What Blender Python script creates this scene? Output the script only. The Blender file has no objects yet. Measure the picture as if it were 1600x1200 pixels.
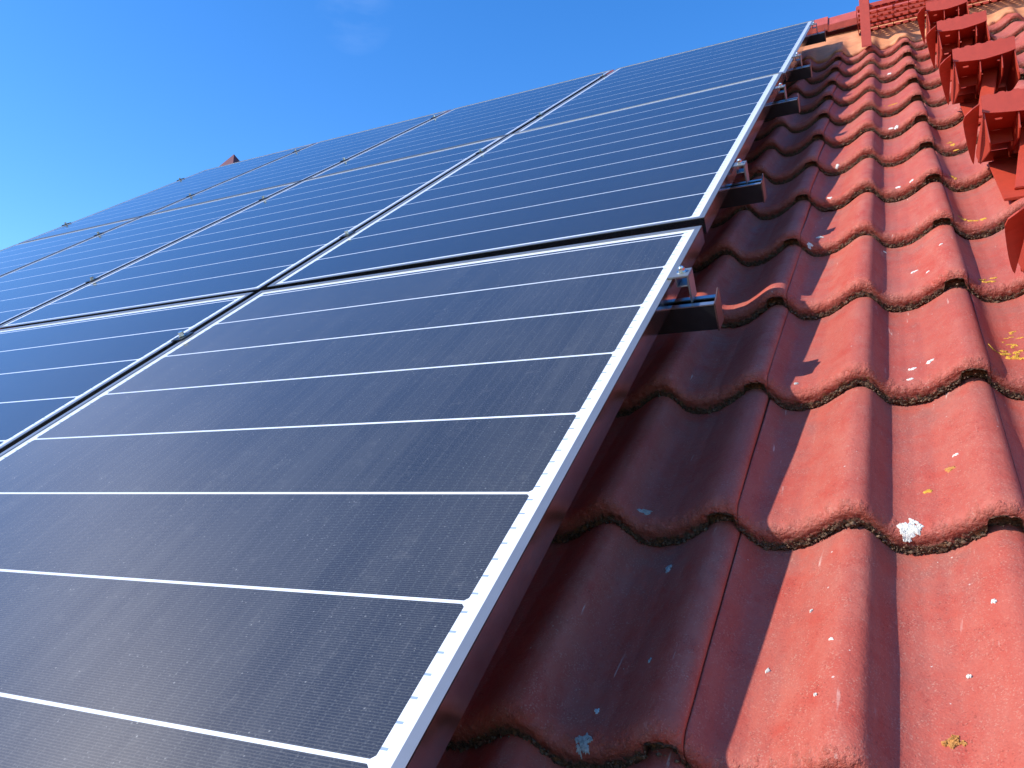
import bpy, bmesh, math, random
import numpy as np
from mathutils import Vector, Matrix

S = bpy.context.scene
COL = S.collection
# ------------------------------------------------------------------ frame of the roof
PITCH = math.radians(35.52)
CP, SP = math.cos(PITCH), math.sin(PITCH)
Z0 = 5.4                                   # height of the roof-plane origin above the ground

def W3(v, u, n):                           # roof coordinates (across, up the slope, out of the roof) -> world
    return Vector((v, u * CP - n * SP, u * SP + n * CP + Z0))

def Wd(v, u, n):
    return Vector((v, u * CP - n * SP, u * SP + n * CP))

# ------------------------------------------------------------------ camera
cam_d = bpy.data.cameras.new("camera")
cam = bpy.data.objects.new("camera", cam_d)
COL.objects.link(cam)
S.camera = cam
cam_d.sensor_width = 36.0
cam_d.lens = 1251.29 / 1600 * 36.0
cam_d.clip_start = 0.02
cam_d.clip_end = 3000
RX = Wd(0.8945, 0.3639, -0.2597); RD = Wd(-0.0606, -0.4769, -0.8769); RF = Wd(-0.4429, 0.8001, -0.4045)
m = Matrix(((RX.x, -RD.x, -RF.x), (RX.y, -RD.y, -RF.y), (RX.z, -RD.z, -RF.z))).to_4x4()
q = m.to_quaternion(); q.normalize()
cam.rotation_mode = 'QUATERNION'
cam.rotation_quaternion = q
cam.location = W3(0.328, -1.4696, 0.4382)

# ------------------------------------------------------------------ sun and sky
SUN_DIR = Wd(0.88, 0.15, -1.0).normalized()          # the way the light travels
sun_d = bpy.data.lights.new("sun", 'SUN')
sun_d.energy = 3.3
sun_d.angle = math.radians(0.5)
sun_d.color = (1.0, 0.95, 0.87)
sun = bpy.data.objects.new("sun", sun_d)
COL.objects.link(sun)
sun.rotation_mode = 'QUATERNION'
sun.rotation_quaternion = (-SUN_DIR).to_track_quat('Z', 'Y')
sun.location = (-6, -6, 14)
to_sun = -SUN_DIR
world = bpy.data.worlds.new("World")
S.world = world
world.use_nodes = True
nt = world.node_tree
nt.nodes.clear()
wo = nt.nodes.new('ShaderNodeOutputWorld')
bg = nt.nodes.new('ShaderNodeBackground')
sky = nt.nodes.new('ShaderNodeTexSky')
sky.sky_type = 'NISHITA'
sky.sun_disc = False
sky.sun_elevation = math.asin(to_sun.z)
sky.sun_rotation = math.atan2(to_sun.x, to_sun.y)
sky.altitude = 300
sky.air_density = 1.0
sky.dust_density = 0.3
sky.ozone_density = 3.0
hs = nt.nodes.new('ShaderNodeHueSaturation')
hs.inputs['Saturation'].default_value = 1.32
hs.inputs['Value'].default_value = 1.08
hs.inputs['Hue'].default_value = 0.508
bg.inputs['Strength'].default_value = 0.15
nt.links.new(sky.outputs[0], hs.inputs['Color'])
# one faint wisp of high cloud
tc = nt.nodes.new('ShaderNodeTexCoord')
mp = nt.nodes.new('ShaderNodeMapping')
mp.inputs['Scale'].default_value = (2.2, 3.0, 7.0)
mp.inputs['Rotation'].default_value = (0.2, 0.5, 0.3)
no = nt.nodes.new('ShaderNodeTexNoise')
no.inputs['Scale'].default_value = 2.3
no.inputs['Detail'].default_value = 7
no.inputs['Roughness'].default_value = 0.6
cr = nt.nodes.new('ShaderNodeValToRGB')
cr.color_ramp.elements[0].position = 0.44
cr.color_ramp.elements[1].position = 0.75
cr.color_ramp.elements[1].color = (0.05, 0.05, 0.05, 1)
mx = nt.nodes.new('ShaderNodeMix'); mx.data_type = 'RGBA'
mx.inputs['B'].default_value = (7.5, 8.5, 9.5, 1)
nt.links.new(tc.outputs['Generated'], mp.inputs['Vector'])
nt.links.new(mp.outputs[0], no.inputs['Vector'])
nt.links.new(no.outputs['Fac'], cr.inputs['Fac'])
dotn = nt.nodes.new('ShaderNodeVectorMath'); dotn.operation = 'DOT_PRODUCT'
dotn.inputs[1].default_value = (-0.5270, 0.6633, 0.5314)
nrm = nt.nodes.new('ShaderNodeVectorMath'); nrm.operation = 'NORMALIZE'
nt.links.new(tc.outputs['Generated'], nrm.inputs[0])
nt.links.new(nrm.outputs[0], dotn.inputs[0])
mr = nt.nodes.new('ShaderNodeMapRange'); mr.inputs['From Min'].default_value = 0.9990; mr.inputs['From Max'].default_value = 0.9999
nt.links.new(dotn.outputs['Value'], mr.inputs['Value'])
ml = nt.nodes.new('ShaderNodeMath'); ml.operation = 'MULTIPLY'
nt.links.new(cr.outputs['Color'], ml.inputs[0]); nt.links.new(mr.outputs[0], ml.inputs[1])
nt.links.new(ml.outputs[0], mx.inputs['Factor'])
nt.links.new(hs.outputs[0], mx.inputs['A'])
nt.links.new(mx.outputs['Result'], bg.inputs['Color'])
nt.links.new(bg.outputs[0], wo.inputs['Surface'])

S.view_settings.view_transform = 'Standard'
S.view_settings.look = 'None'
S.view_settings.exposure = 0.90
S.view_settings.gamma = 1.0
S.view_settings.use_curve_mapping = False
S.cycles.max_bounces = 8
S.cycles.caustics_reflective = False
S.cycles.caustics_refractive = False

# ------------------------------------------------------------------ node helper
class NT:
    def __init__(self, name):
        self.m = bpy.data.materials.new(name); self.m.use_nodes = True
        self.t = self.m.node_tree
        self.b = self.t.nodes['Principled BSDF']
    def n(self, kind, **kw):
        x = self.t.nodes.new(kind)
        for k, v in kw.items(): setattr(x, k, v)
        return x
    def l(self, a, b): self.t.links.new(a, b)
    def put(self, sock, v):
        if isinstance(v, (int, float)): sock.default_value = v
        elif isinstance(v, tuple): sock.default_value = v if len(v) != 3 or sock.type == 'VECTOR' else v + (1,)
        else: self.l(v, sock)
    def math(self, op, a, b=0.0, c=None, clamp=False):
        x = self.n('ShaderNodeMath', operation=op, use_clamp=clamp)
        self.put(x.inputs[0], a); self.put(x.inputs[1], b)
        if c is not None: self.put(x.inputs[2], c)
        return x.outputs[0]
    def mix(self, f, a, b):
        x = self.n('ShaderNodeMix', data_type='RGBA')
        self.put(x.inputs['Factor'], f); self.put(x.inputs['A'], a); self.put(x.inputs['B'], b)
        return x.outputs['Result']
    def noise(self, vec, scale, detail=4, rough=0.55, w=None):
        x = self.n('ShaderNodeTexNoise')
        if w is not None:
            x.noise_dimensions = '4D'; self.put(x.inputs['W'], w)
        self.put(x.inputs['Vector'], vec); x.inputs['Scale'].default_value = scale
        x.inputs['Detail'].default_value = detail; x.inputs['Roughness'].default_value = rough
        return x.outputs['Fac']
    def ramp(self, f, a, b, clamp=True):
        x = self.n('ShaderNodeMapRange'); x.clamp = clamp
        self.put(x.inputs['Value'], f)
        x.inputs['From Min'].default_value = a; x.inputs['From Max'].default_value = b
        return x.outputs[0]
    def scale(self, vec, s):
        x = self.n('ShaderNodeMapping'); self.l(vec, x.inputs['Vector']); x.inputs['Scale'].default_value = s
        return x.outputs[0]
    def bump(self, h, strength, dist, normal=None):
        x = self.n('ShaderNodeBump'); self.put(x.inputs['Height'], h)
        x.inputs['Strength'].default_value = strength; x.inputs['Distance'].default_value = dist
        if normal is not None: self.l(normal, x.inputs['Normal'])
        return x.outputs[0]

def simple(name, col, rough=0.5, metal=0.0, noise=0.0, nscale=40, bump=0.0, spec=0.5):
    k = NT(name)
    oc = k.n('ShaderNodeTexCoord').outputs['Object']
    c = col
    if noise:
        f = k.noise(oc, nscale, 5, 0.6)
        c = k.mix(k.ramp(f, 0.3, 0.75), tuple(x * (1 - noise) for x in col), tuple(min(1, x * (1 + noise)) for x in col))
    k.put(k.b.inputs['Base Color'], c)
    k.b.inputs['Roughness'].default_value = rough
    k.b.inputs['Metallic'].default_value = metal
    k.b.inputs['Specular IOR Level'].default_value = spec
    if bump:
        k.l(k.bump(k.noise(oc, nscale * 4, 4), bump, 0.002), k.b.inputs['Normal'])
    return k.m

# ------------------------------------------------------------------ tile material
def tile_material():
    k = NT("weathered_red_tile")
    oc = k.n('ShaderNodeTexCoord').outputs['Object']
    rnd = k.n('ShaderNodeObjectInfo').outputs['Random']
    w = k.math('MULTIPLY', rnd, 37.0)
    lip = k.n('ShaderNodeAttribute', attribute_name='lip').outputs['Fac']
    low = k.n('ShaderNodeAttribute', attribute_name='low').outputs['Fac']
    back = k.n('ShaderNodeAttribute', attribute_name='back').outputs['Fac']
    n1 = k.noise(oc, 9, 5, 0.6, w)
    n2 = k.noise(k.scale(oc, (1.0, 0.28, 1.0)), 34, 6, 0.66, w)
    n3 = k.noise(oc, 120, 4, 0.6, w)
    n4 = k.noise(oc, 420, 3, 0.6, w)
    n5 = k.noise(oc, 22, 6, 0.68, k.math('ADD', w, 11.0))
    n6 = k.noise(oc, 46, 7, 0.72, k.math('ADD', w, 23.0))
    n7 = k.noise(oc, 560, 2, 0.5, k.math('ADD', w, 5.0))
    n8 = k.noise(oc, 14, 4, 0.6, k.math('ADD', w, 31.0))
    red = k.mix(k.ramp(n1, 0.3, 0.7), (0.44, 0.064, 0.038), (0.43, 0.088, 0.058))
    red = k.mix(k.math('MULTIPLY', rnd, 0.55), red, (0.45, 0.115, 0.080))
    # worn, paler paint on the rolls and in streaks
    worn = k.math('MULTIPLY', k.ramp(n2, 0.42, 0.68), k.math('SUBTRACT', 0.85, k.math('MULTIPLY', low, 0.40)))
    red = k.mix(k.math('MULTIPLY', worn, 0.75), red, (0.49, 0.165, 0.115))
    # deep-red remains of paint
    red = k.mix(k.math('MULTIPLY', k.ramp(n5, 0.50, 0.70), 0.60), red, (0.41, 0.036, 0.020))
    red = k.mix(k.math('MULTIPLY', k.ramp(n6, 0.52, 0.74), 0.40), red, (0.31, 0.050, 0.034))
    # grey grime in the pans and up under the next lip
    gr = k.math('ADD', k.math('MULTIPLY', low, 0.30), k.math('MULTIPLY', back, 0.40))
    gr = k.math('MULTIPLY', gr, k.ramp(k.math('ADD', k.math('MULTIPLY', n8, 0.6), k.math('MULTIPLY', n6, 0.4)), 0.44, 0.62))
    red = k.mix(k.math('MULTIPLY', gr, 0.95, clamp=True), red, (0.21, 0.135, 0.115))
    # sandy grains and dark pits, in clusters
    pale = k.math('MULTIPLY', k.ramp(n7, 0.55, 0.66), k.ramp(n6, 0.40, 0.58))
    red = k.mix(k.math('MULTIPLY', pale, 0.48), red, (0.58, 0.33, 0.235))
    n9 = k.noise(oc, 480, 2, 0.5, k.math('ADD', w, 47.0))
    dark = k.math('MULTIPLY', k.ramp(n9, 0.60, 0.68), k.ramp(n5, 0.38, 0.60))
    red = k.mix(k.math('MULTIPLY', dark, 0.65), red, (0.12, 0.028, 0.020))
    # thin scratches and runs
    mpx = k.n('ShaderNodeMapping'); k.l(oc, mpx.inputs['Vector']); mpx.inputs['Rotation'].default_value = (0, 0, 0.55); mpx.inputs['Scale'].default_value = (1.0, 0.10, 1.0)
    scr = k.ramp(k.noise(mpx.outputs[0], 170, 3, 0.5, w), 0.68, 0.74)
    red = k.mix(k.math('MULTIPLY', scr, k.ramp(n1, 0.45, 0.6)), red, (0.60, 0.40, 0.33))
    # pale specks
    vo = k.n('ShaderNodeTexVoronoi'); k.l(oc, vo.inputs['Vector']); vo.inputs['Scale'].default_value = 75
    sepc = k.n('ShaderNodeSeparateColor'); k.l(vo.outputs['Color'], sepc.inputs[0])
    sp = k.math('LESS_THAN', k.math('ADD', vo.outputs['Distance'], k.math('MULTIPLY', k.math('SUBTRACT', n4, 0.5), 0.12)), k.math('MULTIPLY', k.ramp(sepc.outputs[0], 0.86, 1.0), 0.10))
    red = k.mix(k.math('MULTIPLY', sp, 0.85), red, (0.62, 0.52, 0.46))
    wt = k.n('ShaderNodeTexWhiteNoise', noise_dimensions='1D'); k.put(wt.inputs['W'], k.math('MULTIPLY', rnd, 753.0))
    red = k.mix(k.math('MULTIPLY', wt.outputs['Value'], 0.30), red, (0.30, 0.058, 0.045))
    # brown grime just above the broken lower edge, then crust on it
    g1 = k.ramp(k.math('ADD', lip, k.math('MULTIPLY', k.math('SUBTRACT', n3, 0.5), 0.7)), 0.16, 0.66)
    red = k.mix(k.math('MULTIPLY', g1, 0.62), red, (0.20, 0.085, 0.058))
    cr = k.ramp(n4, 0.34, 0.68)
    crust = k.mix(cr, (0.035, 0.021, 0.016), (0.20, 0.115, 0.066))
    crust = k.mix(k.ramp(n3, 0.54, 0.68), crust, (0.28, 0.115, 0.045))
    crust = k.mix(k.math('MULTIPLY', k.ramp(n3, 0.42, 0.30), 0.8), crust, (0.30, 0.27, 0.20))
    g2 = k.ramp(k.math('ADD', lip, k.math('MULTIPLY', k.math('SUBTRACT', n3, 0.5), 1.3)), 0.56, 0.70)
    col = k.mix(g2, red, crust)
    k.l(col, k.b.inputs['Base Color'])
    k.put(k.b.inputs['Roughness'], k.math('ADD', 0.45, k.math('MULTIPLY', n3, 0.25)))
    k.b.inputs['Specular IOR Level'].default_value = 0.22
    hgt = k.math('ADD', k.math('MULTIPLY', n4, 0.35), k.math('ADD', k.math('MULTIPLY', n3, 0.5), k.math('MULTIPLY', n5, 0.9)))
    b1 = k.bump(hgt, 0.45, 0.004)
    b2 = k.bump(k.math('MULTIPLY', k.noise(oc, 260, 5, 0.7, w), g1), 0.9, 0.008, b1)
    k.l(b2, k.b.inputs['Normal'])
    return k.m

# ------------------------------------------------------------------ solar laminate material
PW, PL = 1.092, 1.690                       # panel size, across and up the slope
LIP = 0.011                                 # width of the frame's top lip
CELL0 = 0.029                               # cells start this far from the side edge
UM = 0.022                                  # and this far from the lower end
UMT = 0.036                                 # and from the upper end
CP_U = (PL - UM - UMT) / 10

def laminate_material():
    k = NT("solar_cells_under_glass")
    oc = k.n('ShaderNodeTexCoord').outputs['Object']
    rnd = k.n('ShaderNodeObjectInfo').outputs['Random']
    sx = k.n('ShaderNodeSeparateXYZ'); k.l(oc, sx.inputs[0])
    v, u = sx.outputs[0], sx.outputs[1]
    ve = k.math('MINIMUM', v, k.math('SUBTRACT', PW, v))         # distance to the nearest side
    ue = k.math('MINIMUM', u, k.math('SUBTRACT', PL, u))
    margin = k.math('MAXIMUM', k.math('LESS_THAN', ve, CELL0), k.math('MAXIMUM', k.math('LESS_THAN', u, UM), k.math('GREATER_THAN', u, PL - UMT + .012)))
    fu = k.math('FRACT', k.math('ADD', k.math('DIVIDE', k.math('SUBTRACT', u, UM), CP_U), 10.0))
    du = k.math('MULTIPLY', k.math('MINIMUM', fu, k.math('SUBTRACT', 1.0, fu)), CP_U)
    half = k.math('ADD', 0.0020, k.math('MAXIMUM', 0.0, k.math('SUBTRACT', 0.0035, k.math('SUBTRACT', ve, CELL0))))
    line = k.math('LESS_THAN', du, half)
    white = k.math('MAXIMUM', margin, line)
    # connecting ribbons seen as short ticks in the margin
    ft = k.math('FRACT', k.math('DIVIDE', k.math('ADD', fu, 0.0), 1.0 / 7))
    tick = k.math('MULTIPLY', k.math('LESS_THAN', k.math('ABSOLUTE', k.math('SUBTRACT', ft, 0.5)), 0.055),
                  k.math('MULTIPLY', k.math('GREATER_THAN', ve, CELL0 - 0.0065), k.math('LESS_THAN', ve, CELL0 + 0.0)))
    # printed silver fingers and rows of dots
    fing = k.math('MULTIPLY', k.math('SUBTRACT', k.math('PINGPONG', u, 0.00135), 0.0007), 1100.0, clamp=True)
    fv = k.math('FRACT', k.math('DIVIDE', v, 0.0165))
    dots = k.math('MULTIPLY', k.math('LESS_THAN', k.math('ABSOLUTE', k.math('SUBTRACT', fv, 0.5)), 0.055),
                  k.math('LESS_THAN', k.math('FRACT', k.math('DIVIDE', u, 0.0046)), 0.55))
    cellid = k.math('FLOOR', k.math('DIVIDE', k.math('SUBTRACT', u, UM), CP_U))
    wn = k.n('ShaderNodeTexWhiteNoise', noise_dimensions='1D')
    k.put(wn.inputs['W'], k.math('ADD', cellid, k.math('MULTIPLY', rnd, 91.0)))
    cell = k.mix(wn.outputs['Value'], (0.0045, 0.009, 0.021), (0.007, 0.011, 0.021))
    cell = k.mix(k.math('MULTIPLY', fing, 0.9), cell, (0.088, 0.082, 0.074))
    grain = k.noise(oc, 520, 2, 0.6)
    cell = k.mix(k.math('MULTIPLY', k.ramp(grain, 0.52, 0.72), 0.55), cell, (0.11, 0.105, 0.098))
    cell = k.mix(k.math('MULTIPLY', dots, 0.13), cell, (0.22, 0.22, 0.21))
    col = k.mix(white, cell, (0.78, 0.79, 0.80))
    col = k.mix(k.math('MULTIPLY', tick, 0.75), col, (0.12, 0.22, 0.36))
    # dust: rain-washed streaks running down the slope, a soft film and single grains
    off = k.math('MULTIPLY', rnd, 17.0)
    d1 = k.noise(k.scale(oc, (1.0, 0.07, 1.0)), 30, 5, 0.6, off)
    d2 = k.noise(oc, 3.2, 4, 0.6, off)
    d3 = k.noise(oc, 38, 6, 0.7, off)
    dust = k.math('ADD', k.math('MULTIPLY', k.ramp(d1, 0.35, 0.75), 0.075), k.math('MULTIPLY', k.ramp(d2, 0.40, 0.75), 0.05))
    dust = k.math('ADD', dust, k.math('MULTIPLY', k.ramp(d3, 0.57, 0.80), 0.15))
    dust = k.math('ADD', dust, 0.035)
    soil = k.n('ShaderNodeSeparateColor'); k.l(k.n('ShaderNodeObjectInfo').outputs['Color'], soil.inputs[0])
    dust = k.math('MULTIPLY', dust, soil.outputs[0])
    col = k.mix(dust, col, (0.30, 0.28, 0.25))
    vo = k.n('ShaderNodeTexVoronoi'); k.l(oc, vo.inputs['Vector']); vo.inputs['Scale'].default_value = 170
    sc = k.n('ShaderNodeSeparateColor'); k.l(vo.outputs['Color'], sc.inputs[0])
    sp = k.math('LESS_THAN', vo.outputs['Distance'], k.math('MULTIPLY', k.ramp(sc.outputs[0], 0.55, 1.0), 0.17))
    sp = k.math('MULTIPLY', k.math('MULTIPLY', sp, k.ramp(d3, 0.35, 0.65)), soil.outputs[0])
    col = k.mix(k.math('MULTIPLY', sp, 0.45), col, (0.50, 0.48, 0.44))
    k.l(col, k.b.inputs['Base Color'])
    k.put(k.b.inputs['Roughness'], k.math('ADD', 0.085, k.math('MULTIPLY', dust, 0.5)))
    k.b.inputs['IOR'].default_value = 1.56
    k.l(k.bump(k.noise(oc, 700, 2), 0.03, 0.0006), k.b.inputs['Normal'])
    # the drawn silver fingers run across the panel and spread the sun's glint along the slope
    an = k.n('ShaderNodeBsdfAnisotropic')
    an.inputs['Color'].default_value = (0.95, 0.86, 0.74, 1); an.inputs['Roughness'].default_value = 0.37; an.inputs['Anisotropy'].default_value = 0.55
    th_ = math.radians(13)
    tg = k.n('ShaderNodeCombineXYZ')
    for q_, val in enumerate((math.cos(th_), math.sin(th_) * CP, math.sin(th_) * SP)): tg.inputs[q_].default_value = val
    k.l(tg.outputs[0], an.inputs['Tangent'])
    ms = k.n('ShaderNodeMixShader')
    k.put(ms.inputs[0], k.math('MULTIPLY', k.math('SUBTRACT', 1.0, white), k.math('MULTIPLY', k.math('SUBTRACT', soil.outputs[0], 0.12), 0.019)))
    out = k.t.nodes['Material Output']
    k.l(k.b.outputs[0], ms.inputs[1]); k.l(an.outputs[0], ms.inputs[2]); k.l(ms.outputs[0], out.inputs['Surface'])
    return k.m

M_TILE = tile_material()
M_LAM = laminate_material()
M_ALU = simple("anodised_aluminium", (0.27, 0.28, 0.30), 0.36, 0.6, 0.06, 25, 0.03)
M_ALUW = simple("bright_rolled_aluminium", (0.56, 0.57, 0.59), 0.13, 1.0, 0.10, 25, 0.02)
M_BACK = simple("white_backsheet", (0.75, 0.75, 0.73), 0.6)
M_BOLT = simple("zinc_steel", (0.78, 0.78, 0.76), 0.25, 1.0, 0.1, 60)
M_RAIL = simple("shaded_rail_dark_metal", (0.035, 0.037, 0.042), 0.35, 0.5, 0.2, 30)
M_RAILT = simple("rail_edge_metal", (0.55, 0.57, 0.58), 0.35, 0.9, 0.1, 30)
M_CAP = simple("rail_cap_tile_reflection", (0.10, 0.055, 0.05), 0.32, 0.0, 0.2, 60)  # metal cap; the reflected red of the tiles is put into its colour
M_STEP = simple("red_powder_coat", (0.43, 0.046, 0.021), 0.50, 0.0, 0.10, 50, 0.06)
M_RIDGE = simple("ridge_red", (0.46, 0.085, 0.06), 0.5, 0.0, 0.2, 18, 0.15)
M_FLASH = simple("orange_ridge_roll", (0.60, 0.235, 0.105), 0.65, 0.0, 0.28, 14, 0.3)
M_DARK = simple("roof_underlay", (0.03, 0.027, 0.025), 0.9)
M_HOOK = simple("stainless_steel", (0.45, 0.45, 0.44), 0.35, 1.0, 0.1, 40)
M_WALL = simple("house_render", (0.62, 0.58, 0.50), 0.9, 0.0, 0.08, 4, 0.1)
M_GROUND = simple("meadow", (0.07, 0.09, 0.03), 0.95, 0.0, 0.5, 0.4)
M_WHITE = simple("white_lichen", (0.72, 0.70, 0.64), 0.9, 0.0, 0.22, 300, 0.6)
M_GREY = simple("grey_lichen", (0.46, 0.45, 0.42), 0.9, 0.0, 0.35, 300, 0.6)
M_YEL = simple("yellow_lichen", (0.62, 0.33, 0.035), 0.9, 0.0, 0.35, 260, 0.6)
M_ORA = simple("orange_lichen", (0.50, 0.22, 0.055), 0.9, 0.0, 0.35, 260, 0.6)
M_MOSS = simple("moss_crust", (0.15, 0.088, 0.052), 0.95, 0.0, 0.75, 220, 0.6)

# ------------------------------------------------------------------ object helpers
def tag(o, label=None, cat=None, group=None, kind=None):
    if label: o['label'] = label
    if cat: o['category'] = cat
    if group: o['group'] = group
    if kind: o['kind'] = kind
    return o

def thing(name, label, cat, v, u, n, group=None, tilt=True):
    o = bpy.data.objects.new(name, None)
    o.empty_display_size = 0.05
    COL.objects.link(o)
    o.location = W3(v, u, n)
    o.rotation_euler = (PITCH if tilt else 0, 0, 0)
    return tag(o, label, cat, group)

def link(name, me, mat, parent=None):
    for mm in (mat if isinstance(mat, (list, tuple)) else [mat]): me.materials.append(mm)
    o = bpy.data.objects.new(name, me)
    COL.objects.link(o)
    if parent is not None: o.parent = parent
    return o

class MB:
    def __init__(self): self.v = []; self.f = []
    def box(self, a, b):
        x0, y0, z0 = a; x1, y1, z1 = b
        i = len(self.v)
        self.v += [(x0, y0, z0), (x1, y0, z0), (x1, y1, z0), (x0, y1, z0), (x0, y0, z1), (x1, y0, z1), (x1, y1, z1), (x0, y1, z1)]
        self.f += [tuple(i + t for t in q) for q in ((0, 3, 2, 1), (4, 5, 6, 7), (0, 1, 5, 4), (1, 2, 6, 5), (2, 3, 7, 6), (3, 0, 4, 7))]
    def hexa(self, p):                       # eight corners, bottom ring then top ring
        i = len(self.v); self.v += [tuple(x) for x in p]
        self.f += [tuple(i + t for t in q) for q in ((0, 3, 2, 1), (4, 5, 6, 7), (0, 1, 5, 4), (1, 2, 6, 5), (2, 3, 7, 6), (3, 0, 4, 7))]
    def prism(self, poly, y0, y1, axis=1):   # polygon in the other two axes, extruded along axis
        i = len(self.v); k = len(poly)
        def P(a, b, y):
            return (a, y, b) if axis == 1 else ((y, a, b) if axis == 0 else (a, b, y))
        self.v += [P(a, b, y0) for a, b in poly] + [P(a, b, y1) for a, b in poly]
        self.f.append(tuple(i + t for t in range(k)))
        self.f.append(tuple(i + k + t for t in reversed(range(k))))
        for t in range(k):
            s = (t + 1) % k
            self.f.append((i + t, i + k + t, i + k + s, i + s))
    def cyl(self, c, r, h, seg=16, axis=2, r2=None):
        i = len(self.v); r2 = r if r2 is None else r2
        for hh, rr in ((0, r), (h, r2)):
            for t in range(seg):
                a = 2 * math.pi * t / seg
                p = [0, 0, 0]; o = [x for x in (0, 1, 2) if x != axis]
                p[o[0]] = rr * math.cos(a); p[o[1]] = rr * math.sin(a); p[axis] = hh
                self.v.append((c[0] + p[0], c[1] + p[1], c[2] + p[2]))
        self.f.append(tuple(i + t for t in reversed(range(seg))))
        self.f.append(tuple(i + seg + t for t in range(seg)))
        for t in range(seg):
            s = (t + 1) % seg
            self.f.append((i + t, i + s, i + seg + s, i + seg + t))
    def mesh(self, name, bevel=0.0, seg=2, smooth=False):
        me = bpy.data.meshes.new(name)
        bm = bmesh.new()
        vs = [bm.verts.new(p) for p in self.v]
        for f in self.f:
            try: bm.faces.new([vs[t] for t in f])
            except ValueError: pass
        bmesh.ops.recalc_face_normals(bm, faces=bm.faces)
        if bevel:
            bmesh.ops.bevel(bm, geom=list(bm.edges), offset=bevel, segments=seg, affect='EDGES', clamp_overlap=True)
        bm.to_mesh(me); bm.free()
        if smooth:
            for p in me.polygons: p.use_smooth = True
        return me

def grid_mesh(name, X, Y, Z, attrs=None, smooth=True):
    r, c = X.shape
    me = bpy.data.meshes.new(name)
    co = np.stack([X, Y, Z], -1).reshape(-1, 3).astype(np.float32)
    idx = np.arange(r * c).reshape(r, c)
    qd = np.stack([idx[:-1, :-1], idx[:-1, 1:], idx[1:, 1:], idx[1:, :-1]], -1).reshape(-1, 4)
    me.vertices.add(len(co)); me.vertices.foreach_set('co', co.ravel())
    me.loops.add(qd.size); me.loops.foreach_set('vertex_index', qd.ravel().astype(np.int32))
    me.polygons.add(len(qd))
    me.polygons.foreach_set('loop_start', (np.arange(len(qd)) * 4).astype(np.int32))
    me.polygons.foreach_set('loop_total', np.full(len(qd), 4, np.int32))
    me.update(calc_edges=True)
    if smooth: me.polygons.foreach_set('use_smooth', np.ones(len(qd), bool))
    for k, a in (attrs or {}).items():
        at = me.attributes.new(k, 'FLOAT', 'POINT')
        at.data.foreach_set('value', a.ravel().astype(np.float32))
    return me

def vnoise(x, y, seed):                       # smooth value noise in 0..1
    xi = np.floor(x).astype(np.int64); yi = np.floor(y).astype(np.int64)
    fx = x - xi; fy = y - yi
    fx = fx * fx * (3 - 2 * fx); fy = fy * fy * (3 - 2 * fy)
    def h(a, b):
        t = (a * 374761393 + b * 668265263 + seed * 974634777) & 0xFFFFFFFF
        t = ((t ^ (t >> 13)) * 1274126177) & 0xFFFFFFFF
        t = (t ^ (t >> 16)) & 0xFFFF
        return t / 65535.0
    return (h(xi, yi) * (1 - fx) + h(xi + 1, yi) * fx) * (1 - fy) + (h(xi, yi + 1) * (1 - fx) + h(xi + 1, yi + 1) * fx) * fy

# ------------------------------------------------------------------ tile shape
CREST = 0.110                                 # crest of one roll; rolls repeat every 0.15
SEAM0 = 0.131                                 # side joint of the first tile column
T1, G = -1.0055, 0.33852                      # lower edge of row 0, row spacing
NB = -0.181                                   # height of a crest where a tile meets the row above
LIFT = 0.0340
PX = np.array([0, .010, .017, .023, .030, .036, .043, .052, .0675, .092, .112, .132, .142, .15])
PZ = np.array([0, -.0010, -.0040, -.0110, -.0208, -.0285, -.0338, -.0363, -.0372, -.0320, -.0205, -.0068, -.0015, 0])
def _dense():
    xs = np.concatenate([PX[:-1] - .15, PX[:-1], PX[:-1] + .15]); zs = np.tile(PZ[:-1], 3)
    g = np.linspace(-.15, .30, 1801)
    z = np.interp(g, xs, zs)
    ker = np.exp(-0.5 * (np.arange(-40, 41) * (g[1] - g[0]) / .0024) ** 2); ker /= ker.sum()
    z = np.convolve(z, ker, mode='same')
    s = (g >= 0) & (g <= .15)
    return g[s], z[s]
_GX, _GZ = _dense()
def z0(v):
    return np.interp(np.mod(np.asarray(v, float) - CREST, .15), _GX, _GZ)
def surf(v, u):                               # height of the tile surface
    k = np.floor((u - T1) / G)
    return NB + z0(v) + LIFT * (1 - (u - (T1 + k * G)) / G)

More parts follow.
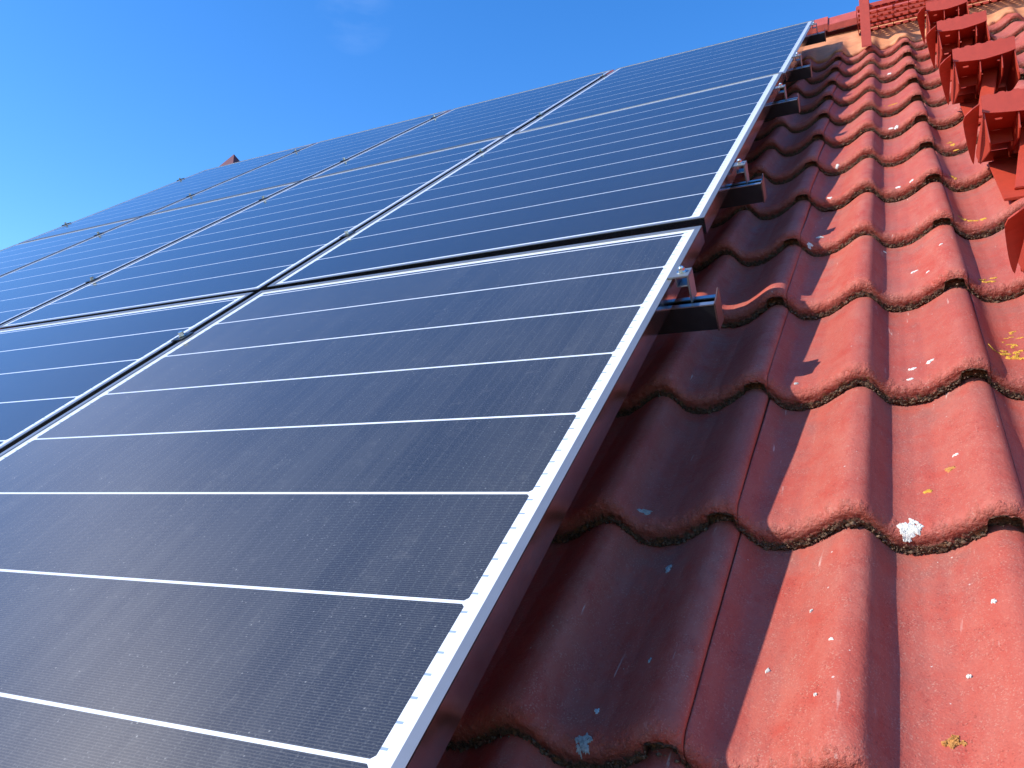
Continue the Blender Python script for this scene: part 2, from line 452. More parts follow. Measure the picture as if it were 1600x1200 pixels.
def tile_mesh(j, k, dv, seed, length=0.385, nfront=10):
    """one interlocking double-roll tile, in coordinates of its own lower left corner"""
    s0 = SEAM0 + .3 * j; s1 = s0 + .3
    vs = np.concatenate([np.linspace(s0 - .036, s0 - .0005, max(6, int(.036 / dv))),
                         np.linspace(s0 + .0005, s1 - .0015, int(.30 / dv)), [s1 - .0006, s1, s1, s1 - .0015]])
    nv = len(vs)
    zz = z0(vs)
    und = vs < s0
    zz = np.where(und, zz - .0105, zz)
    d = vs - s0
    zz = zz - np.where((d >= 0) & (d < .013), .0040 * (1 - d / .013) ** 1.5, 0)
    zz[-4] -= .0004; zz[-3] -= .0016; zz[-2] -= .0075; zz[-1] -= .0095
    nd = 30 if dv < .004 else 14
    uu = np.concatenate([[.30 + .085 * t for t in (1, .75, .5, .25)] if length > .3 else [], np.linspace(min(length, .30), .023, nd)])
    rows_u = list(uu); rows_h = [0.0] * len(uu)
    for a in np.linspace(0, 1, 9)[1:]:
        ang = a * math.pi / 2
        rows_u.append(.0225 - .0225 * math.sin(ang)); rows_h.append(-.0150 * (1 - math.cos(ang)))
    nround = len(rows_u)
    fr = np.linspace(0, 1, nfront + 1)[1:]
    U = np.repeat(np.array(rows_u)[:, None], nv, 1)
    H = np.repeat(np.array(rows_h)[:, None], nv, 1)
    Z = np.repeat(zz[None], len(rows_u), 0) + LIFT * (1 - U / G) + H
    V = np.repeat(vs[None], len(rows_u), 0)
    # broad unevenness of the cast surface
    Z += (vnoise(V * 9 + 3, U * 7, seed) - .5) * .0022 + (vnoise(V * 28, U * 20, seed + 5) - .5) * .0010
    # lower edge: where it ends
    bot = np.full(nv, -.0335)
    notch = (vs > s1 - .036) & (vs < s1 - .004)
    wav = .0022 * np.sin((vs - s1) / .036 * 2 * math.pi * 3.2)
    bot = np.where(notch, -.0138 + wav, bot)
    bot = np.where(und, -.0245, bot)
    bot = bot + (vnoise(vs * 260, vs * 0, seed + 9) - .5) * .0052 + (vnoise(vs * 620, vs * 0, seed + 12) - .5) * .0026
    ztop = Z[-1]
    edge = zz + LIFT + bot
    edge = np.minimum(edge, ztop - .0015)
    base_u = np.where(und, .010, 0.0)
    FU, FZ, FV = [], [], []
    for t in fr:
        zrow = ztop + (edge - ztop) * t
        rough = t ** .7 * (.0036 * (vnoise(vs * 190, vs * 0 + t * 5.0, seed + 20) - .42) + .0042 * (vnoise(vs * 420, vs * 0 + t * 8.0, seed + 21) - .45))
        FU.append(-rough); FZ.append(zrow + (vnoise(vs * 300, vs * 0 + t * 6, seed + 30) - .5) * .002 * (t < 1)); FV.append(vs)
    # turn under
    FU.append(np.full(nv, .012)); FZ.append(edge + .0005); FV.append(vs)
    FU.append(np.full(nv, .10)); FZ.append(zz + LIFT * (1 - .10 / G) - .016); FV.append(vs)
    U = np.concatenate([U, np.array(FU)]); Z = np.concatenate([Z, np.array(FZ)]); V = np.concatenate([V, np.array(FV)])
    sh = np.repeat(base_u[None], len(U), 0)
    U = U + sh * np.clip(1 - U / .1, 0, 1)
    lip = np.zeros_like(U)
    nr = len(rows_u)
    for a in range(nr - 11, nr): lip[a] = .34 * (a - (nr - 11)) / 10
    for a, t in enumerate(fr): lip[nr + a] = .34 + .66 * t
    lip[nr + len(fr):] = 1
    lip[:, und] = np.maximum(lip[:, und], .8)
    low = np.clip(-z0(vs) / .0372, 0, 1)[None] ** 1.5 * np.ones_like(U)
    back = np.clip((U - .20) / .13, 0, 1)
    # into the tile's own frame
    return grid_mesh("roof_tile", V - s0, U, Z, dict(lip=lip, low=low, back=back))

# ------------------------------------------------------------------ the house and its roof
ground = MB(); ground.box((-900, -900, -.3), (900, 900, 0))
go = link("ground", ground.mesh("ground"), M_GROUND); go['kind'] = 'structure'

RIDGE_U = 3.62
roof = thing("tiled_roof", "pitched house roof of weathered red concrete tiles under and beside the solar panels", "roof", 0, 0, 0)
deck = MB()
deck.box((-4.80, -2.62, -.30), (3.2, RIDGE_U + .1, -.262))
link("underlay", deck.mesh("underlay"), M_DARK, roof)
VL, VR, UE = -4.80, 3.2, -2.6
# back slope, seen only from elsewhere: same pitch falling away behind the ridge
bk = MB()
c2, s2 = math.cos(2 * PITCH), math.sin(2 * PITCH)
def BK(v, d, h):   # d metres down the far slope, h above it, in roof coordinates
    return (v, RIDGE_U + .12 + d * c2 + h * s2, -.20 - d * s2 + h * c2)
bk.hexa([BK(VL, 0, -.05), BK(VR, 0, -.05), BK(VR, 6, -.05), BK(VL, 6, -.05), BK(VL, 0, 0), BK(VR, 0, 0), BK(VR, 6, 0), BK(VL, 6, 0)])
link("back_slope", bk.mesh("back_slope"), M_RIDGE, roof)

random.seed(4)
tiles = {}
K_TOP = 12
last = {-1: 12, 0: 12, 1: 12, 2: 12, 3: 12}
first = {-1: -1, 0: -1, 1: -1, 2: 3, 3: 6}
for j in range(-1, 4):
    for k in range(first[j], K_TOP + 1):
        dv = .0016 if k <= 2 else (.0024 if k <= 5 else .004)
        if j >= 2: dv = .004
        L = .385 if k < K_TOP else .27
        me = tile_mesh(j, k, dv, 100 + j * 37 + k * 11, L)
        o = link("roof_tile", me, M_TILE, roof)
        o.location = (SEAM0 + .3 * j, T1 + k * G, NB)
        o.rotation_euler = (random.uniform(-.005, .005), random.uniform(-.003, .003), random.uniform(-.0045, .0045))
        tiles[(j, k)] = o

# the rest of the slope, out of the picture or below the panels: one sheet of stepped waves
def field(vs, us_rows):
    X, Y, Z = [], [], []
    for k in us_rows:
        for du, h in ((0.0, -.0335), (0.0, 0.0), (G - .0005, 0.0)):
            X.append(vs); Y.append(np.full(len(vs), T1 + k * G + du)); Z.append(NB + z0(vs) + LIFT * (1 - du / G) + h)
    n = len(vs)
    return np.array(X), np.array(Y), np.array(Z)
def add_field(v0, v1, k0, k1):
    X, Y, Z = field(np.arange(v0, v1, .0125), range(k0, k1 + 1))
    return X, Y, Z
pieces = [add_field(VL, SEAM0 - .3 - .04, -5, K_TOP), add_field(SEAM0 - .3 - .035, SEAM0 + .6 + .001, -5, -2),
          add_field(SEAM0 + .6, SEAM0 + .9, -5, 2), add_field(SEAM0 + .9, SEAM0 + 1.2, -5, 5), add_field(SEAM0 + 1.2, VR, -5, K_TOP)]
bmf = bmesh.new()
for X, Y, Z in pieces:
    tmp = grid_mesh("tmp", X, Y, Z, dict(lip=np.zeros_like(X), low=np.zeros_like(X), back=np.zeros_like(X)), smooth=False)
    bmf.from_mesh(tmp); bpy.data.meshes.remove(tmp)
fm = bpy.data.meshes.new("tile_field"); bmf.to_mesh(fm); bmf.free()
fo = link("tile_field", fm, M_TILE, roof); fo['kind'] = 'stuff'

wl = MB()
bot = Wd(0, -2.3, -.3)
# house walls below, plumb: built in roof coordinates from plumb world corners
def RL(x, y, z):                              # world (relative to the roof origin) -> roof coordinates
    return (x, y * CP + z * SP, -y * SP + z * CP)
yf = -2.3 * CP + .3 * SP; zt = -2.3 * SP - .35
yb = 8.3
wl.hexa([RL(VL + .3, yf, -Z0), RL(VR - .3, yf, -Z0), RL(VR - .3, yb, -Z0), RL(VL + .3, yb, -Z0),
         RL(VL + .3, yf, zt), RL(VR - .3, yf, zt), RL(VR - .3, yb, zt), RL(VL + .3, yb, zt)])
link("wall", wl.mesh("wall"), M_WALL, roof)

# ------------------------------------------------------------------ lichen, droppings and moss on the tiles
def tile_of(v, u):
    k = int(math.floor((u - T1) / G + .04))
    j = int(math.floor((v - SEAM0) / .3))
    return j, k
def tsurf(v, u, k):                           # surface of row k, with its rounded lower edge
    d = u - (T1 + k * G)
    h = NB + z0(v) + LIFT * (1 - d / G)
    if d < .0225:
        s = min(1, max(0, (.0225 - d) / .0225)); h -= .0150 * (1 - math.sqrt(max(0, 1 - s * s)))
    return float(h)
def patch(name, v, u, rv, ru, mat, seed, thick=.0016, k=None, ragged=.45):
    j, kk = tile_of(v, u)
    if k is None: k = kk
    if (j, k) not in tiles: return
    rng = random.Random(seed)
    A, Rn = 26, 5
    ph = [rng.uniform(0, 6.28) for _ in range(6)]
    def rad(a): return 1 + ragged * (.35 * math.sin(2 * a + ph[0]) + .35 * math.sin(3 * a + ph[1]) + .3 * math.sin(5 * a + ph[2]) + .3 * math.sin(9 * a + ph[3]))
    s0 = SEAM0 + .3 * j; ub = T1 + k * G
    mb = MB()
    def P(vv, uu, h): return (vv - s0, uu - ub, tsurf(vv, max(uu, ub), k) - NB + h)
    mb.v.append(P(v, u, thick))
    for r in range(1, Rn + 1):
        for a in range(A):
            ang = 2 * math.pi * a / A; f = r / Rn
            rr = rad(ang) * f
            h = (thick * rng.uniform(.5, 1.25)) if r < Rn else -.0008
            mb.v.append(P(v + rv * rr * math.cos(ang), u + ru * rr * math.sin(ang), h))
    for a in range(A): mb.f.append((0, 1 + a, 1 + (a + 1) % A))
    for r in range(1, Rn):
        for a in range(A):
            p = 1 + (r - 1) * A; s = 1 + r * A
            mb.f.append((p + a, s + a, s + (a + 1) % A, p + (a + 1) % A))
    link(name, mb.mesh(name, smooth=True), mat, tiles[(j, k)])
for i, (v, u, rv, ru, mt, kk) in enumerate((
    (.3170, -.6575, .0120, .0100, M_WHITE, 1), (.0060, -.640, .0110, .0060, M_GREY, 1), (.0300, -.998, .0090, .0075, M_GREY, 0),
    (.0330, -.960, .0030, .0028, M_WHITE, 0),
    (.3584, -.2639, .0060, .0045, M_WHITE, None), (.334, -.2720, .0055, .0042, M_WHITE, None), (.331, -.3090, .0042, .0030, M_WHITE, 2),
    (.341, -.5854, .0052, .0040, M_YEL, None), (.3663, -.5481, .0062, .0048, M_ORA, None), (.3434, -.9455, .0080, .0065, M_ORA, None),
    (.374, -.520, .0030, .0020, M_WHITE, None), (.246, -.86, .0022, .0020, M_WHITE, None), (.222, -.80, .0018, .0016, M_WHITE, None),
    (.36, -.87, .0020, .0018, M_WHITE, None), (.388, -.78, .0022, .0030, M_WHITE, None), (.236, -.93, .0016, .0016, M_WHITE, None),
    (.186, -.88, .0020, .0030, M_WHITE, None), (.075, -.90, .0016, .0040, M_GREY, None), (.05, -.72, .0040, .0060, M_GREY, None),
    (.1661, .4030, .0080, .0065, M_WHITE, 4), (.150, .352, .0060, .0040, M_WHITE, 4),
    (.335, .6990, .0052, .0040, M_WHITE, 5), (.365, .6990, .0046, .0036, M_WHITE, 5), (.327, 1.372, .0060, .005, M_WHITE, 7), (.343, 1.37, .0070, .005, M_WHITE, 7),
    (.334, 2.39, .0070, .005, M_WHITE, 10), (.176, .700, .005, .004, M_WHITE, 5), (.182, 1.030, .005, .004, M_WHITE, 6), (.170, -.300, .0040, .003, M_GREY, 2),
    (.350, .130, .0050, .0035, M_WHITE, None), (.30, .30, .0025, .002, M_WHITE, None), (.40, .20, .003, .002, M_WHITE, None), (.372, .08, .0025, .002, M_WHITE, None))):
    if rv < .0075:
        patch("lichen_spot", v, u, rv, ru, mt, 50 + i, k=kk, ragged=.6)
    else:
        rr = random.Random(70 + i)
        for q_ in range(11):
            a_ = rr.uniform(0, 6.28); d_ = rr.uniform(.15, .95) if q_ else 0
            f_ = rr.uniform(.22, .46) if q_ else .62
            patch("lichen_spot", v + rv * d_ * math.cos(a_), u + ru * d_ * math.sin(a_), rv * f_, ru * f_, mt, rr.randint(0, 9999), rr.uniform(.0012, .0026), k=kk, ragged=.8)
rng = random.Random(8)
# broken yellow crusts on the right-hand tiles
for (cv, cu, sv_, su_, n) in ((.466, -.245, .022, .024, 16), (.470, -.180, .020, .03, 9), (.462, .045, .02, .016, 6), (.468, .375, .026, .014, 9), (.472, 1.05, .03, .02, 7), (.330, 1.73, .02, .010, 6), (.455, .705, .016, .010, 4)):
    for _ in range(n):
        v = cv + rng.gauss(0, sv_ * .5); u = cu + rng.gauss(0, su_ * .6)
        patch("lichen_spot", v, u, rng.uniform(.002, .0062), rng.uniform(.0014, .0036), M_YEL, rng.randint(0, 9999), .0012, ragged=.7)
# crumbs of moss along the lower edges
def moss(j, k, n, seed):
    r = random.Random(seed); mb = MB()
    s0 = SEAM0 + .3 * j
    for _ in range(n):
        v = r.uniform(s0 + .004, s0 + .296)
        if z0(v) > -.006 and r.random() < .75: continue
        t = r.betavariate(1.1, 1.6)
        z = float(z0(v)) + LIFT - .0335 + t * .014
        c = (v - s0, -.001 - r.uniform(0, .0016), z)
        a = r.uniform(.0006, .0016) * (1.3 - .7 * t) * (2.0 if r.random() < .12 else 1); i = len(mb.v)
        for (dx, dy, dz) in ((1, 0, 0), (-1, 0, 0), (0, 1, 0), (0, -1, 0), (0, 0, 1), (0, 0, -1)):
            q = a * r.uniform(.6, 1.35)
            mb.v.append((c[0] + dx * q * 1.2, c[1] + dy * q, c[2] + dz * q))
        mb.f += [(i + p, i + q_, i + s) for p, q_, s in ((0, 2, 4), (2, 1, 4), (1, 3, 4), (3, 0, 4), (2, 0, 5), (1, 2, 5), (3, 1, 5), (0, 3, 5))]
    o = link("moss", mb.mesh("moss", smooth=True), M_MOSS, tiles[(j, k)])
    o['kind'] = 'stuff'
for (j, k) in list(tiles):
    if k <= 8 and (k >= 0): moss(j, k, 230 if k <= 4 else 110, 900 + j * 50 + k)

# ------------------------------------------------------------------ ridge: roll, cap tiles
def flashing():
    vs = np.arange(-.6, 2.6, .006)
    rows = []
    us = np.linspace(0, 1, 26)
    X, Y, Z = [], [], []
    for t in us:
        u = 3.235 + t * .40
        w = max(0, 1 - t / .62) ** 1.3
        wob = (vnoise(vs * 26, vs * 0 + t * 4, 3) - .5)
        edge = (vnoise(vs * 40, vs * 0, 7) - .5) * .02 * (1 - t)
        X.append(vs); Y.append(u + edge)
        Z.append(NB + LIFT * .45 + z0(vs) * w - .020 * (1 - w) * .5 + .014 + .040 * t + wob * .006 * (1 - abs(2 * t - 1)))
    X.insert(0, X[0]); Y.insert(0, Y[0]); Z.insert(0, Z[0] - .012)
    return grid_mesh("ridge_roll", np.array(X), np.array(Y), np.array(Z))
fl = link("ridge_roll", flashing(), M_FLASH, roof)
fl['label'] = "orange flexible ridge roll dressed over the top tiles"
def ridge_cap(v0, v1, lift0, lift1):
    mb = MB()
    def sec(v, h):
        # box-like cap, in roof coordinates
        u0, n0 = 3.595, -.094 + h
        return [(v, u0, n0), (v, u0 + .006, n0 + .032), (v, u0 + .09, n0 + .060), (v, u0 + .165, n0 + .020), (v, u0 + .235, n0 - .072), (v, u0 + .215, n0 - .085), (v, u0 + .15, n0 - .004), (v, u0 + .09, n0 + .040), (v, u0 + .020, n0 + .018), (v, u0 + .014, n0 - .004)]
    a = sec(v0, lift0); b = sec(v1, lift1); k = len(a)
    mb.v = a + b
    mb.f = [tuple(range(k))[::-1], tuple(range(k, 2 * k))] + [(t, (t + 1) % k, k + (t + 1) % k, k + t) for t in range(k)]
    return mb.mesh("ridge_cap", bevel=.002)
v = -6.2
random.seed(3)
edges = []
x = .048
while x < 3.2: edges.append((x, x + .33)); x += .325
x = .048
while x > -4.5: edges.append((x - .325, x + .005)); x -= .325
for (e0, e1) in edges:
    link("ridge_cap", ridge_cap(e0, e1, 0.0, .010), M_RIDGE, roof)

# ------------------------------------------------------------------ solar panels
FR_D = 0.033
def frame_mesh():
    t = .0016
    lips, walls = MB(), MB()
    walls.box((0, 0, -FR_D), (t, PL, -.0004)); walls.box((PW - t, 0, -FR_D), (PW, PL, -.0004))
    walls.box((t, 0, -FR_D), (PW - t, t, -.0004)); walls.box((t, PL - t, -FR_D), (PW - t, PL, -.0004))
    walls.box((t, t, -FR_D), (.028, PL - t, -FR_D + t)); walls.box((PW - .028, t, -FR_D), (PW - t, PL - t, -FR_D + t))
    walls.box((.028, t, -FR_D), (PW - .028, .028, -FR_D + t)); walls.box((.028, PL - .028, -FR_D), (PW - .028, PL - t, -FR_D + t))
    # mitred top lips
    L = LIP
    for q in (((0, 0), (PW, 0), (PW - L, L), (L, L)), ((PW, 0), (PW, PL), (PW - L, PL - L), (PW - L, L)),
              ((PW, PL), (0, PL), (L, PL - L), (PW - L, PL - L)), ((0, PL), (0, 0), (L, L), (L, PL - L))):
        lips.hexa([(x, y, -.0016) for x, y in q] + [(x, y, 0) for x, y in q])
    n = len(lips.f)
    mb = MB(); mb.v = lips.v + walls.v
    mb.f = lips.f + [tuple(i + len(lips.v) for i in f) for f in walls.f]
    me = mb.mesh("frame")
    for i, p in enumerate(me.polygons): p.material_index = 0 if i < n else 1
    return me
def lam_mesh():
    mb = MB(); mb.box((.002, .002, -.0075), (PW - .002, PL - .002, -.0019))
    me = mb.mesh("laminate")
    for p in me.polygons: p.material_index = 1 if p.normal.z < -.5 else 0
    return me
FM, LM = frame_mesh(), lam_mesh()
FM.materials.append(M_ALU); FM.materials.append(M_ALUW); LM.materials.append(M_LAM); LM.materials.append(M_BACK)
PITCH_V = 1.1164
U0 = [-PL, .020, 1.727]
row_w = ["bottom", "middle", "top"]
col_w = ["at the right end beside the tiles", "second from the tiles", "third from the tiles", "farthest from the tiles, at the left end"]
def panel(r, c):
    lab = {(0, 0): "large dark solar panel in the foreground, lower left, dusty with white cell lines",
           (0, 1): "solar panel cut by the left picture edge, left of the dusty foreground panel"}.get((r, c),
           "blue reflecting solar panel of the %s row, %s" % (row_w[r], col_w[c]))
    v = -PW - c * PITCH_V; u = U0[r]
    t = thing("solar_panel", lab, "solar panel", v, u, 0, "solar panels on the roof")
    if (r, c) == (1, 0):
        t.location = W3(v, u + .005, .0006)
        t.rotation_mode = 'QUATERNION'
        t.rotation_quaternion = Matrix.Rotation(PITCH, 3, 'X').to_quaternion() @ Matrix.Rotation(math.radians(.28), 3, 'Z').to_quaternion() @ Matrix.Rotation(math.radians(-.30), 3, 'Y').to_quaternion()
    if r == 2: t.location = W3(v, u, -.0005 + .0002 * c)
    for nm, me in (("frame", FM), ("laminate", LM)):
        o = bpy.data.objects.new(nm, me); COL.objects.link(o); o.parent = t
        d = (1.0, .30)[c] if r == 0 else .25             # the lower row holds more dust
        o.color = (d, d, d, 1)
for r in range(3):
    for c in range(4):
        if r == 0 and c > 1: continue
        panel(r, c)

# ------------------------------------------------------------------ mounting rails, end caps, hooks, clamps
RAILS = [-.266, .425, 1.410, 2.095, 3.150]
rail_w = ["nearest", "second nearest", "middle", "second highest", "highest"]
RT = -FR_D - .0105                             # top of the rails
def rail_mesh(vend):
    mb = MB()
    v0 = -4.50
    mb.box((v0, -.020, -.044), (vend, -.017, -.002)); mb.box((v0, .017, -.044), (vend, .020, -.002))
    mb.box((v0, -.017, -.044), (vend, .017, -.041)); mb.box((v0, -.017, -.016), (vend, .017, -.013))
    return mb.mesh("channel")
def rail_lips(vend):
    mb = MB()
    mb.box((-4.50, -.0203, -.002), (vend, -.008, 0)); mb.box((-4.50, .008, -.002), (vend, .0203, 0))
    return mb.mesh("top_lips")
REND = [.0615, .0560, .0600, .0560, .0590]
for i, u in enumerate(RAILS):
    t = thing("mounting_rail", "dark mounting rail with end sticking out under the panels, %s of the five" % rail_w[i],
              "mounting rail", 0, u, RT, "mounting rails under the panels")
    link("channel", rail_mesh(REND[i]), M_RAIL, t)  # panel shade is put into the channel's near-black colour; its lips stay silver
    link("top_lips", rail_lips(REND[i]), M_RAILT, t)
    cp = MB()
    e = REND[i]
    cp.prism([(-.022, -.046), (.022, -.046), (.0225, .006), (.019, .0125), (-.003, .004), (-.022, .0015)], e, e + .0028, axis=0)
    link("end_cap", cp.mesh("end_cap", bevel=.0006), M_ALU if False else M_CAP, t)
    # stainless roof hook carrying the rail, standing on the tiles
    for hv in (-.19, -.79):
        h = thing("roof_hook", "steel roof hook under the %s mounting rail, %s the panel edge" % (rail_w[i], "close to" if hv > -.5 else "far in from"),
                  "roof hook", hv, u, RT - .044, "roof hooks carrying the rails")
        gap = RT - .044 - float(surf(hv, u))
        mb = MB()
        mb.box((-.015, .010, -gap + .002), (.015, .016, -.0005)); mb.box((-.015, .016, -gap + .002), (.015, .12, -gap + .008)); mb.box((-.015, -.018, -.006), (.015, .010, -.0005))
        link("bracket", mb.mesh("bracket", bevel=.001), M_HOOK, h)

def end_clamp(i, u):
    t = thing("end_clamp", "silver end clamp with bolt gripping the panel edge above the %s rail end" % rail_w[i], "panel clamp", 0, u, 0, "end clamps along the panel edge")
    mb = MB()
    L = .018
    mb.box((-.0085, -L, .0004), (.0262, L, .0036))                     # top plate
    mb.box((.0230, -L, RT + .0005), (.0262, L, .0004))                 # outer leg
    mb.box((.0045, -L, -.0150), (.0065, L, .0004))                     # inner box section
    mb.box((.0065, -L, -.0150), (.0230, L, -.0130))
    link("bracket", mb.mesh("bracket", bevel=.0006), M_ALU, t)
    b = MB()
    b.cyl((.0120, .002, .0036), .0085, .0016, 20); b.cyl((.0120, .002, .0052), .0058, .0060, 6); b.cyl((.0120, .002, .0112), .0042, .0026, 14, r2=.0030)
    link("bolt", b.mesh("bolt", bevel=.0004, smooth=False), M_BOLT, t)
for i, u in enumerate(RAILS): end_clamp(i, u + (.004 if i else .012))

gap_w = ["first", "second", "third"]
for c in range(3):
    for i, u in enumerate(RAILS):
        if i == 0 and c > 0: continue
        t = thing("mid_clamp", "small clamp and bolt in the %s gap from the tiles, over the %s rail" % (gap_w[c], rail_w[i]), "panel clamp",
                  -PW - c * PITCH_V - (PITCH_V - PW) / 2, u, .001, "mid clamps between panel columns")
        mb = MB()
        mb.box((-.0165, -.020, .0), (.0165, .020, .0024)); mb.box((-.0075, -.026, RT + .0005), (-.0055, .026, 0)); mb.box((.0055, -.026, RT + .0005), (.0075, .026, 0))
        link("bracket", mb.mesh("bracket", bevel=.0005), M_RAIL, t)
        b = MB(); b.cyl((0, 0, .0030), .0085, .0016, 16); b.cyl((0, 0, .0046), .0062, .0085, 6)
        link("bolt", b.mesh("bolt", bevel=.0004), M_BOLT, t)
# left edge of the array
for i, u in enumerate(RAILS[1:]):
    t = thing("end_clamp", "dark end clamp on the far left edge of the panels over the %s rail" % rail_w[i + 1], "panel clamp", -PW - 3 * PITCH_V, u, .0006, "end clamps along the panel edge")
    mb = MB(); mb.box((-.024, -.026, .0), (.0085, .026, .0030)); mb.box((-.024, -.026, RT + .0005), (-.021, .026, 0))
    link("bracket", mb.mesh("bracket", bevel=.0005), M_RAIL, t)
    b = MB(); b.cyl((-.012, 0, .0030), .0085, .0016, 16); b.cyl((-.012, 0, .0046), .0062, .0085, 6)
    link("bolt", b.mesh("bolt", bevel=.0004), M_BOLT, t)

# ------------------------------------------------------------------ roof steps up the right side
# a step's own frame: plumb; x across, y towards the roof, z up; origin at the back left corner of its tread
TW, TD = .142, .225
def tread_mesh():
    mb = MB(); th = .0028
    ys = [-TD, -.185, -.176, -.120, -.111, -.055, -.046, 0]
    xs = [0, .022, .036, .064, .078, .106, .120, TW]
    for a in range(len(ys) - 1):
        for b in range(len(xs) - 1):
            if (a, b) in ((1, 1), (3, 1), (3, 3), (5, 1), (1, 5)): continue
            mb.box((xs[b], ys[a], -th), (xs[b + 1], ys[a + 1], 0))
    me = mb
    return me.mesh("tread")
def lip_mesh():
    # front lip: upright band, wavy gripping edge on top, shallow arch below
    mb = MB(); n = 64
    top, low = [], []
    for i in range(n + 1):
        x = -.004 + (TW + .008) * i / n
        s = math.sin(x / .0262 * 2 * math.pi)
        top.append((x, .034 + .0022 * max(-.6, min(.9, s * 1.6)) * (1 if .01 < x < TW - .008 else .3)))
        low.append((x, -.003 - .011 * max(0.0, 1 - abs(2 * x / TW - 1)) ** .6))
    poly = low + top[::-1]
    i0 = len(mb.v); k = len(poly)
    for y in (-TD - .0032, -TD - .0002):
        mb.v += [(px, y, pz) for px, pz in poly]
    for t in range(n):
        a, b, c, d = t, t + 1, k - 2 - t, k - 1 - t
        mb.f.append((a, b, c, d)); mb.f.append((k + d, k + c, k + b, k + a))
    for t in range(k):
        s = (t + 1) % k; mb.f.append((t, k + t, k + s, s))
    return mb.mesh("front_lip")
def side_mesh(x, sgn):
    # folded side flange, flaring a little outwards towards its lower edge
    mb = MB(); t = .0026
    poly = [(-TD, -.070), (-TD + .016, -.082), (-.03, -.042), (0.012, -.008), (0.0, .0), (-TD, .0)]
    k = len(poly)
    for o in (0, sgn * t):
        mb.v += [(x + o + .10 * -z, y, z) for y, z in poly]
    mb.f = [tuple(range(k)), tuple(range(2 * k - 1, k - 1, -1))] + [(a, (a + 1) % k, k + (a + 1) % k, k + a) for a in range(k)]
    return mb.mesh("side_plate", bevel=.0006)
def wing_mesh():
    # tapered wing bent out sideways from the tread: curved sheet with thickness
    n, mseg = 16, 6
    P = np.zeros((n + 1, mseg + 1, 3))
    for i in range(n + 1):
        s = i / n
        y = -.006 - s * (TD + .012)
        wd = .034 * s ** .75 * (1 if s < .84 else math.sqrt(max(0, 1 - .80 * ((s - .84) / .16) ** 2)))
        for q in range(mseg + 1):
            f = q / mseg
            P[i, q] = (-.009 - wd * f, y, -.030 * (1 - s) - .010 * f * s - .002 + .012 * max(0, s - .8) / .2)
    mb = MB(); th = .0026
    idx = lambda a, b, c: (a * (n + 1) + b) * (mseg + 1) + c
    for a in (0, 1):
        for i in range(n + 1):
            for q in range(mseg + 1):
                p = P[i, q]; mb.v.append((p[0], p[1], p[2] + a * th))
    for i in range(n):
        for q in range(mseg):
            mb.f.append((idx(0, i, q), idx(0, i + 1, q), idx(0, i + 1, q + 1), idx(0, i, q + 1)))
            mb.f.append((idx(1, i, q), idx(1, i, q + 1), idx(1, i + 1, q + 1), idx(1, i + 1, q)))
        for q in (0, mseg): mb.f.append((idx(0, i, q), idx(1, i, q), idx(1, i + 1, q), idx(0, i + 1, q)))
    for q in range(mseg):
        for i in (0, n): mb.f.append((idx(0, i, q), idx(1, i, q), idx(1, i, q + 1), idx(0, i, q + 1)))
    return mb.mesh("side_wing", smooth=False)
def shade_rib_mesh():  # ribs beside the leg, added to block bounce light under the tread
    mb = MB()
    for x in (.0600, .1120):
        mb.prism([(-TD + .002, -.048), (-TD + .03, -.058), (-.02, -.030), (-.004, -.003), (-TD + .002, -.003)], x, x + .0026, axis=0)
    mb.box((.0626, -.085, -.050), (.1120, -.0825, -.003))
    mb.box((.003, -.120, -.034), (.0600, -.1175, -.003))
    return mb.mesh("shade_rib", bevel=.0005)
def SL(dv, du, dn):                            # roof-direction offset -> the step's plumb frame
    w = Wd(dv, du, dn); return (w.x, w.y, w.z)
def leg_mesh():
    mb = MB()
    f = np.array([.0410, -.292, -.010]); tp = np.array([.0760, -.112, .080])
    wv = .036
    ax = (tp - f); ax[0] = 0; ax /= np.linalg.norm(ax); nn = np.array([0, -ax[2], ax[1]]) * .016
    pts = []
    for z in (0, 1):
        for (p, x) in ((f, 0), (f, wv), (tp, wv), (tp, 0)):
            r = p + np.array([x, 0, 0]) - nn * (1 - z); pts.append(SL(*r))
    mb.hexa(pts)
    return mb.mesh("leg", bevel=.0015)
def base_mesh():
    mb = MB()
    def bx(v0, v1, u0, u1, n0, n1):
        mb.hexa([SL(v0, u0, n0), SL(v1, u0, n0), SL(v1, u1, n0), SL(v0, u1, n0), SL(v0, u0, n1), SL(v1, u0, n1), SL(v1, u1, n1), SL(v0, u1, n1)])
    bx(.018, .096, -.335, -.045, -.022, -.016)
    bx(.030, .084, -.045, .06, -.022, -.014)
    bx(.0, .142, -.020, -.012, -.022, .0)
    return mb.mesh("base_plate", bevel=.001)
def bolt_mesh():
    mb = MB()
    for x, y in ((.086, -.105), (.098, -.120)):
        mb.cyl((x, y, -.030), .0055, .027, 12); mb.cyl((x, y, -.034), .009, .005, 6)
    return mb.mesh("bolt")
SM = dict(tread=tread_mesh(), front_lip=lip_mesh(), side_plate=side_mesh(0, -1), side_plate2=side_mesh(TW, 1), side_wing=wing_mesh(), shade_rib=shade_rib_mesh(), leg=leg_mesh(), base_plate=base_mesh())
for mm in SM.values(): mm.materials.append(M_STEP)
BM = bolt_mesh(); BM.materials.append(M_BOLT)
pos = [(.505, .000), (.5055, .700), (.4990, 1.402), (.4970, 2.088), (.4930, 2.775)]
lab = ["red metal roof step cut by the right picture edge, lowest and nearest",
       "red metal roof step, second from the bottom of the ladder line",
       "red metal roof step in the middle of the ladder line, third from bottom",
       "red metal roof step, fourth from bottom, one below the top step",
       "red metal roof step highest of the line, just below the ridge walkway"]
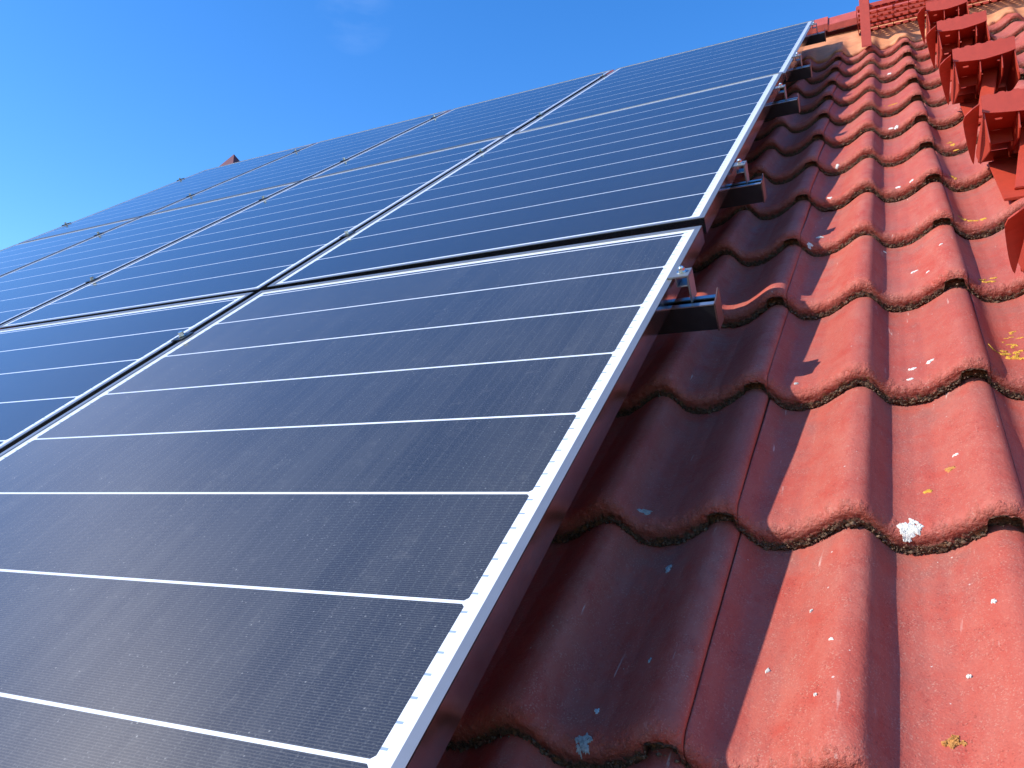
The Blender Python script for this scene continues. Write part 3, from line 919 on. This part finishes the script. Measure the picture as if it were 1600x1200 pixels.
for (v, u), lb in zip(pos, lab):
    t = thing("roof_step", lb, "roof step", v, u, -.130, "red roof steps up the slope", tilt=False)
    for nm, me in SM.items():
        o = bpy.data.objects.new(nm.rstrip('2'), me); COL.objects.link(o); o.parent = t
    o = bpy.data.objects.new("bolt", BM); COL.objects.link(o); o.parent = t

# ------------------------------------------------------------------ walkway along the ridge
wk = thing("roof_walkway", "red metal grating walkway on an upright below the ridge", "roof walkway", .2065, 3.320, .010, tilt=False)
WLEN, WDEP = 1.25, .25
def grating():
    mb = MB()
    nr = 6; dy = WDEP / nr; cx = .036
    for r in range(nr):
        y = .012 + r * dy
        off = cx * .5 * (r % 2)
        x = .010 + off
        while x < WLEN - .02:
            mb.hexa([(x + .004, y + .001, -.0125), (x + .027, y + .001, -.0125), (x + .027, y + .0030, -.0125), (x + .004, y + .0030, -.0125),
                     (x, y, .0005), (x + .023, y, .0005), (x + .023, y + .0020, .0005), (x, y + .0020, .0005)])
            x += cx
        mb.box((.004, y + .0040, -.0006), (WLEN - .004, y + .0290, .0004))
    x = .02
    while x < WLEN:
        mb.box((x, .006, -.0022), (x + .0035, WDEP - .004, -.0016)); x += .072
    return mb.mesh("grating")
link("grating", grating(), M_STEP, wk)
fr = MB()
fr.box((0, -.0025, -.009), (WLEN, .0, .012)); fr.box((0, WDEP, -.022), (WLEN, WDEP + .0025, .006))
fr.box((-.0025, -.0025, -.030), (0, WDEP + .0025, .006)); fr.box((WLEN, 0, -.022), (WLEN + .0025, WDEP + .0025, .006))
link("rim", fr.mesh("rim", bevel=.0006), M_STEP, wk)
for px in (.0175, .95):
    po = MB()
    yb, zb = -.134, -.280
    po.box((px, yb, zb), (px + .044, yb + .0055, .008))
    po.box((px, yb + .0055, .0025), (px + .044, .0, .008))
    po.hexa([(px, yb, zb - .006), (px + .044, yb, zb - .006), (px + .044, yb + .11, zb + .064), (px, yb + .11, zb + .064), (px, yb, zb), (px + .044, yb, zb), (px + .044, yb + .11, zb + .070), (px, yb + .11, zb + .070)])
    link("post", po.mesh("post", bevel=.001), M_STEP, wk)

# ------------------------------------------------------------------ vent behind the panels
vt = thing("roof_vent", "small dark red pointed cap of a roof vent peeking over the far panels", "roof vent", -4.66, 3.80, -.30, tilt=False)
sh = MB(); sh.box((-.06, -.06, -.15), (.06, .06, .215)); link("shaft", sh.mesh("shaft"), M_RIDGE, vt)
cpv = MB(); a = .11
cpv.v = [(-a, -a, .215), (a, -a, .215), (a, a, .215), (-a, a, .215), (0.0, 0, .385)]
cpv.f = [(0, 3, 2, 1), (0, 1, 4), (1, 2, 4), (2, 3, 4), (3, 0, 4)]
link("cap", cpv.mesh("cap"), simple("dark_red_sheet", (0.12, 0.022, 0.02), 0.5), vt)
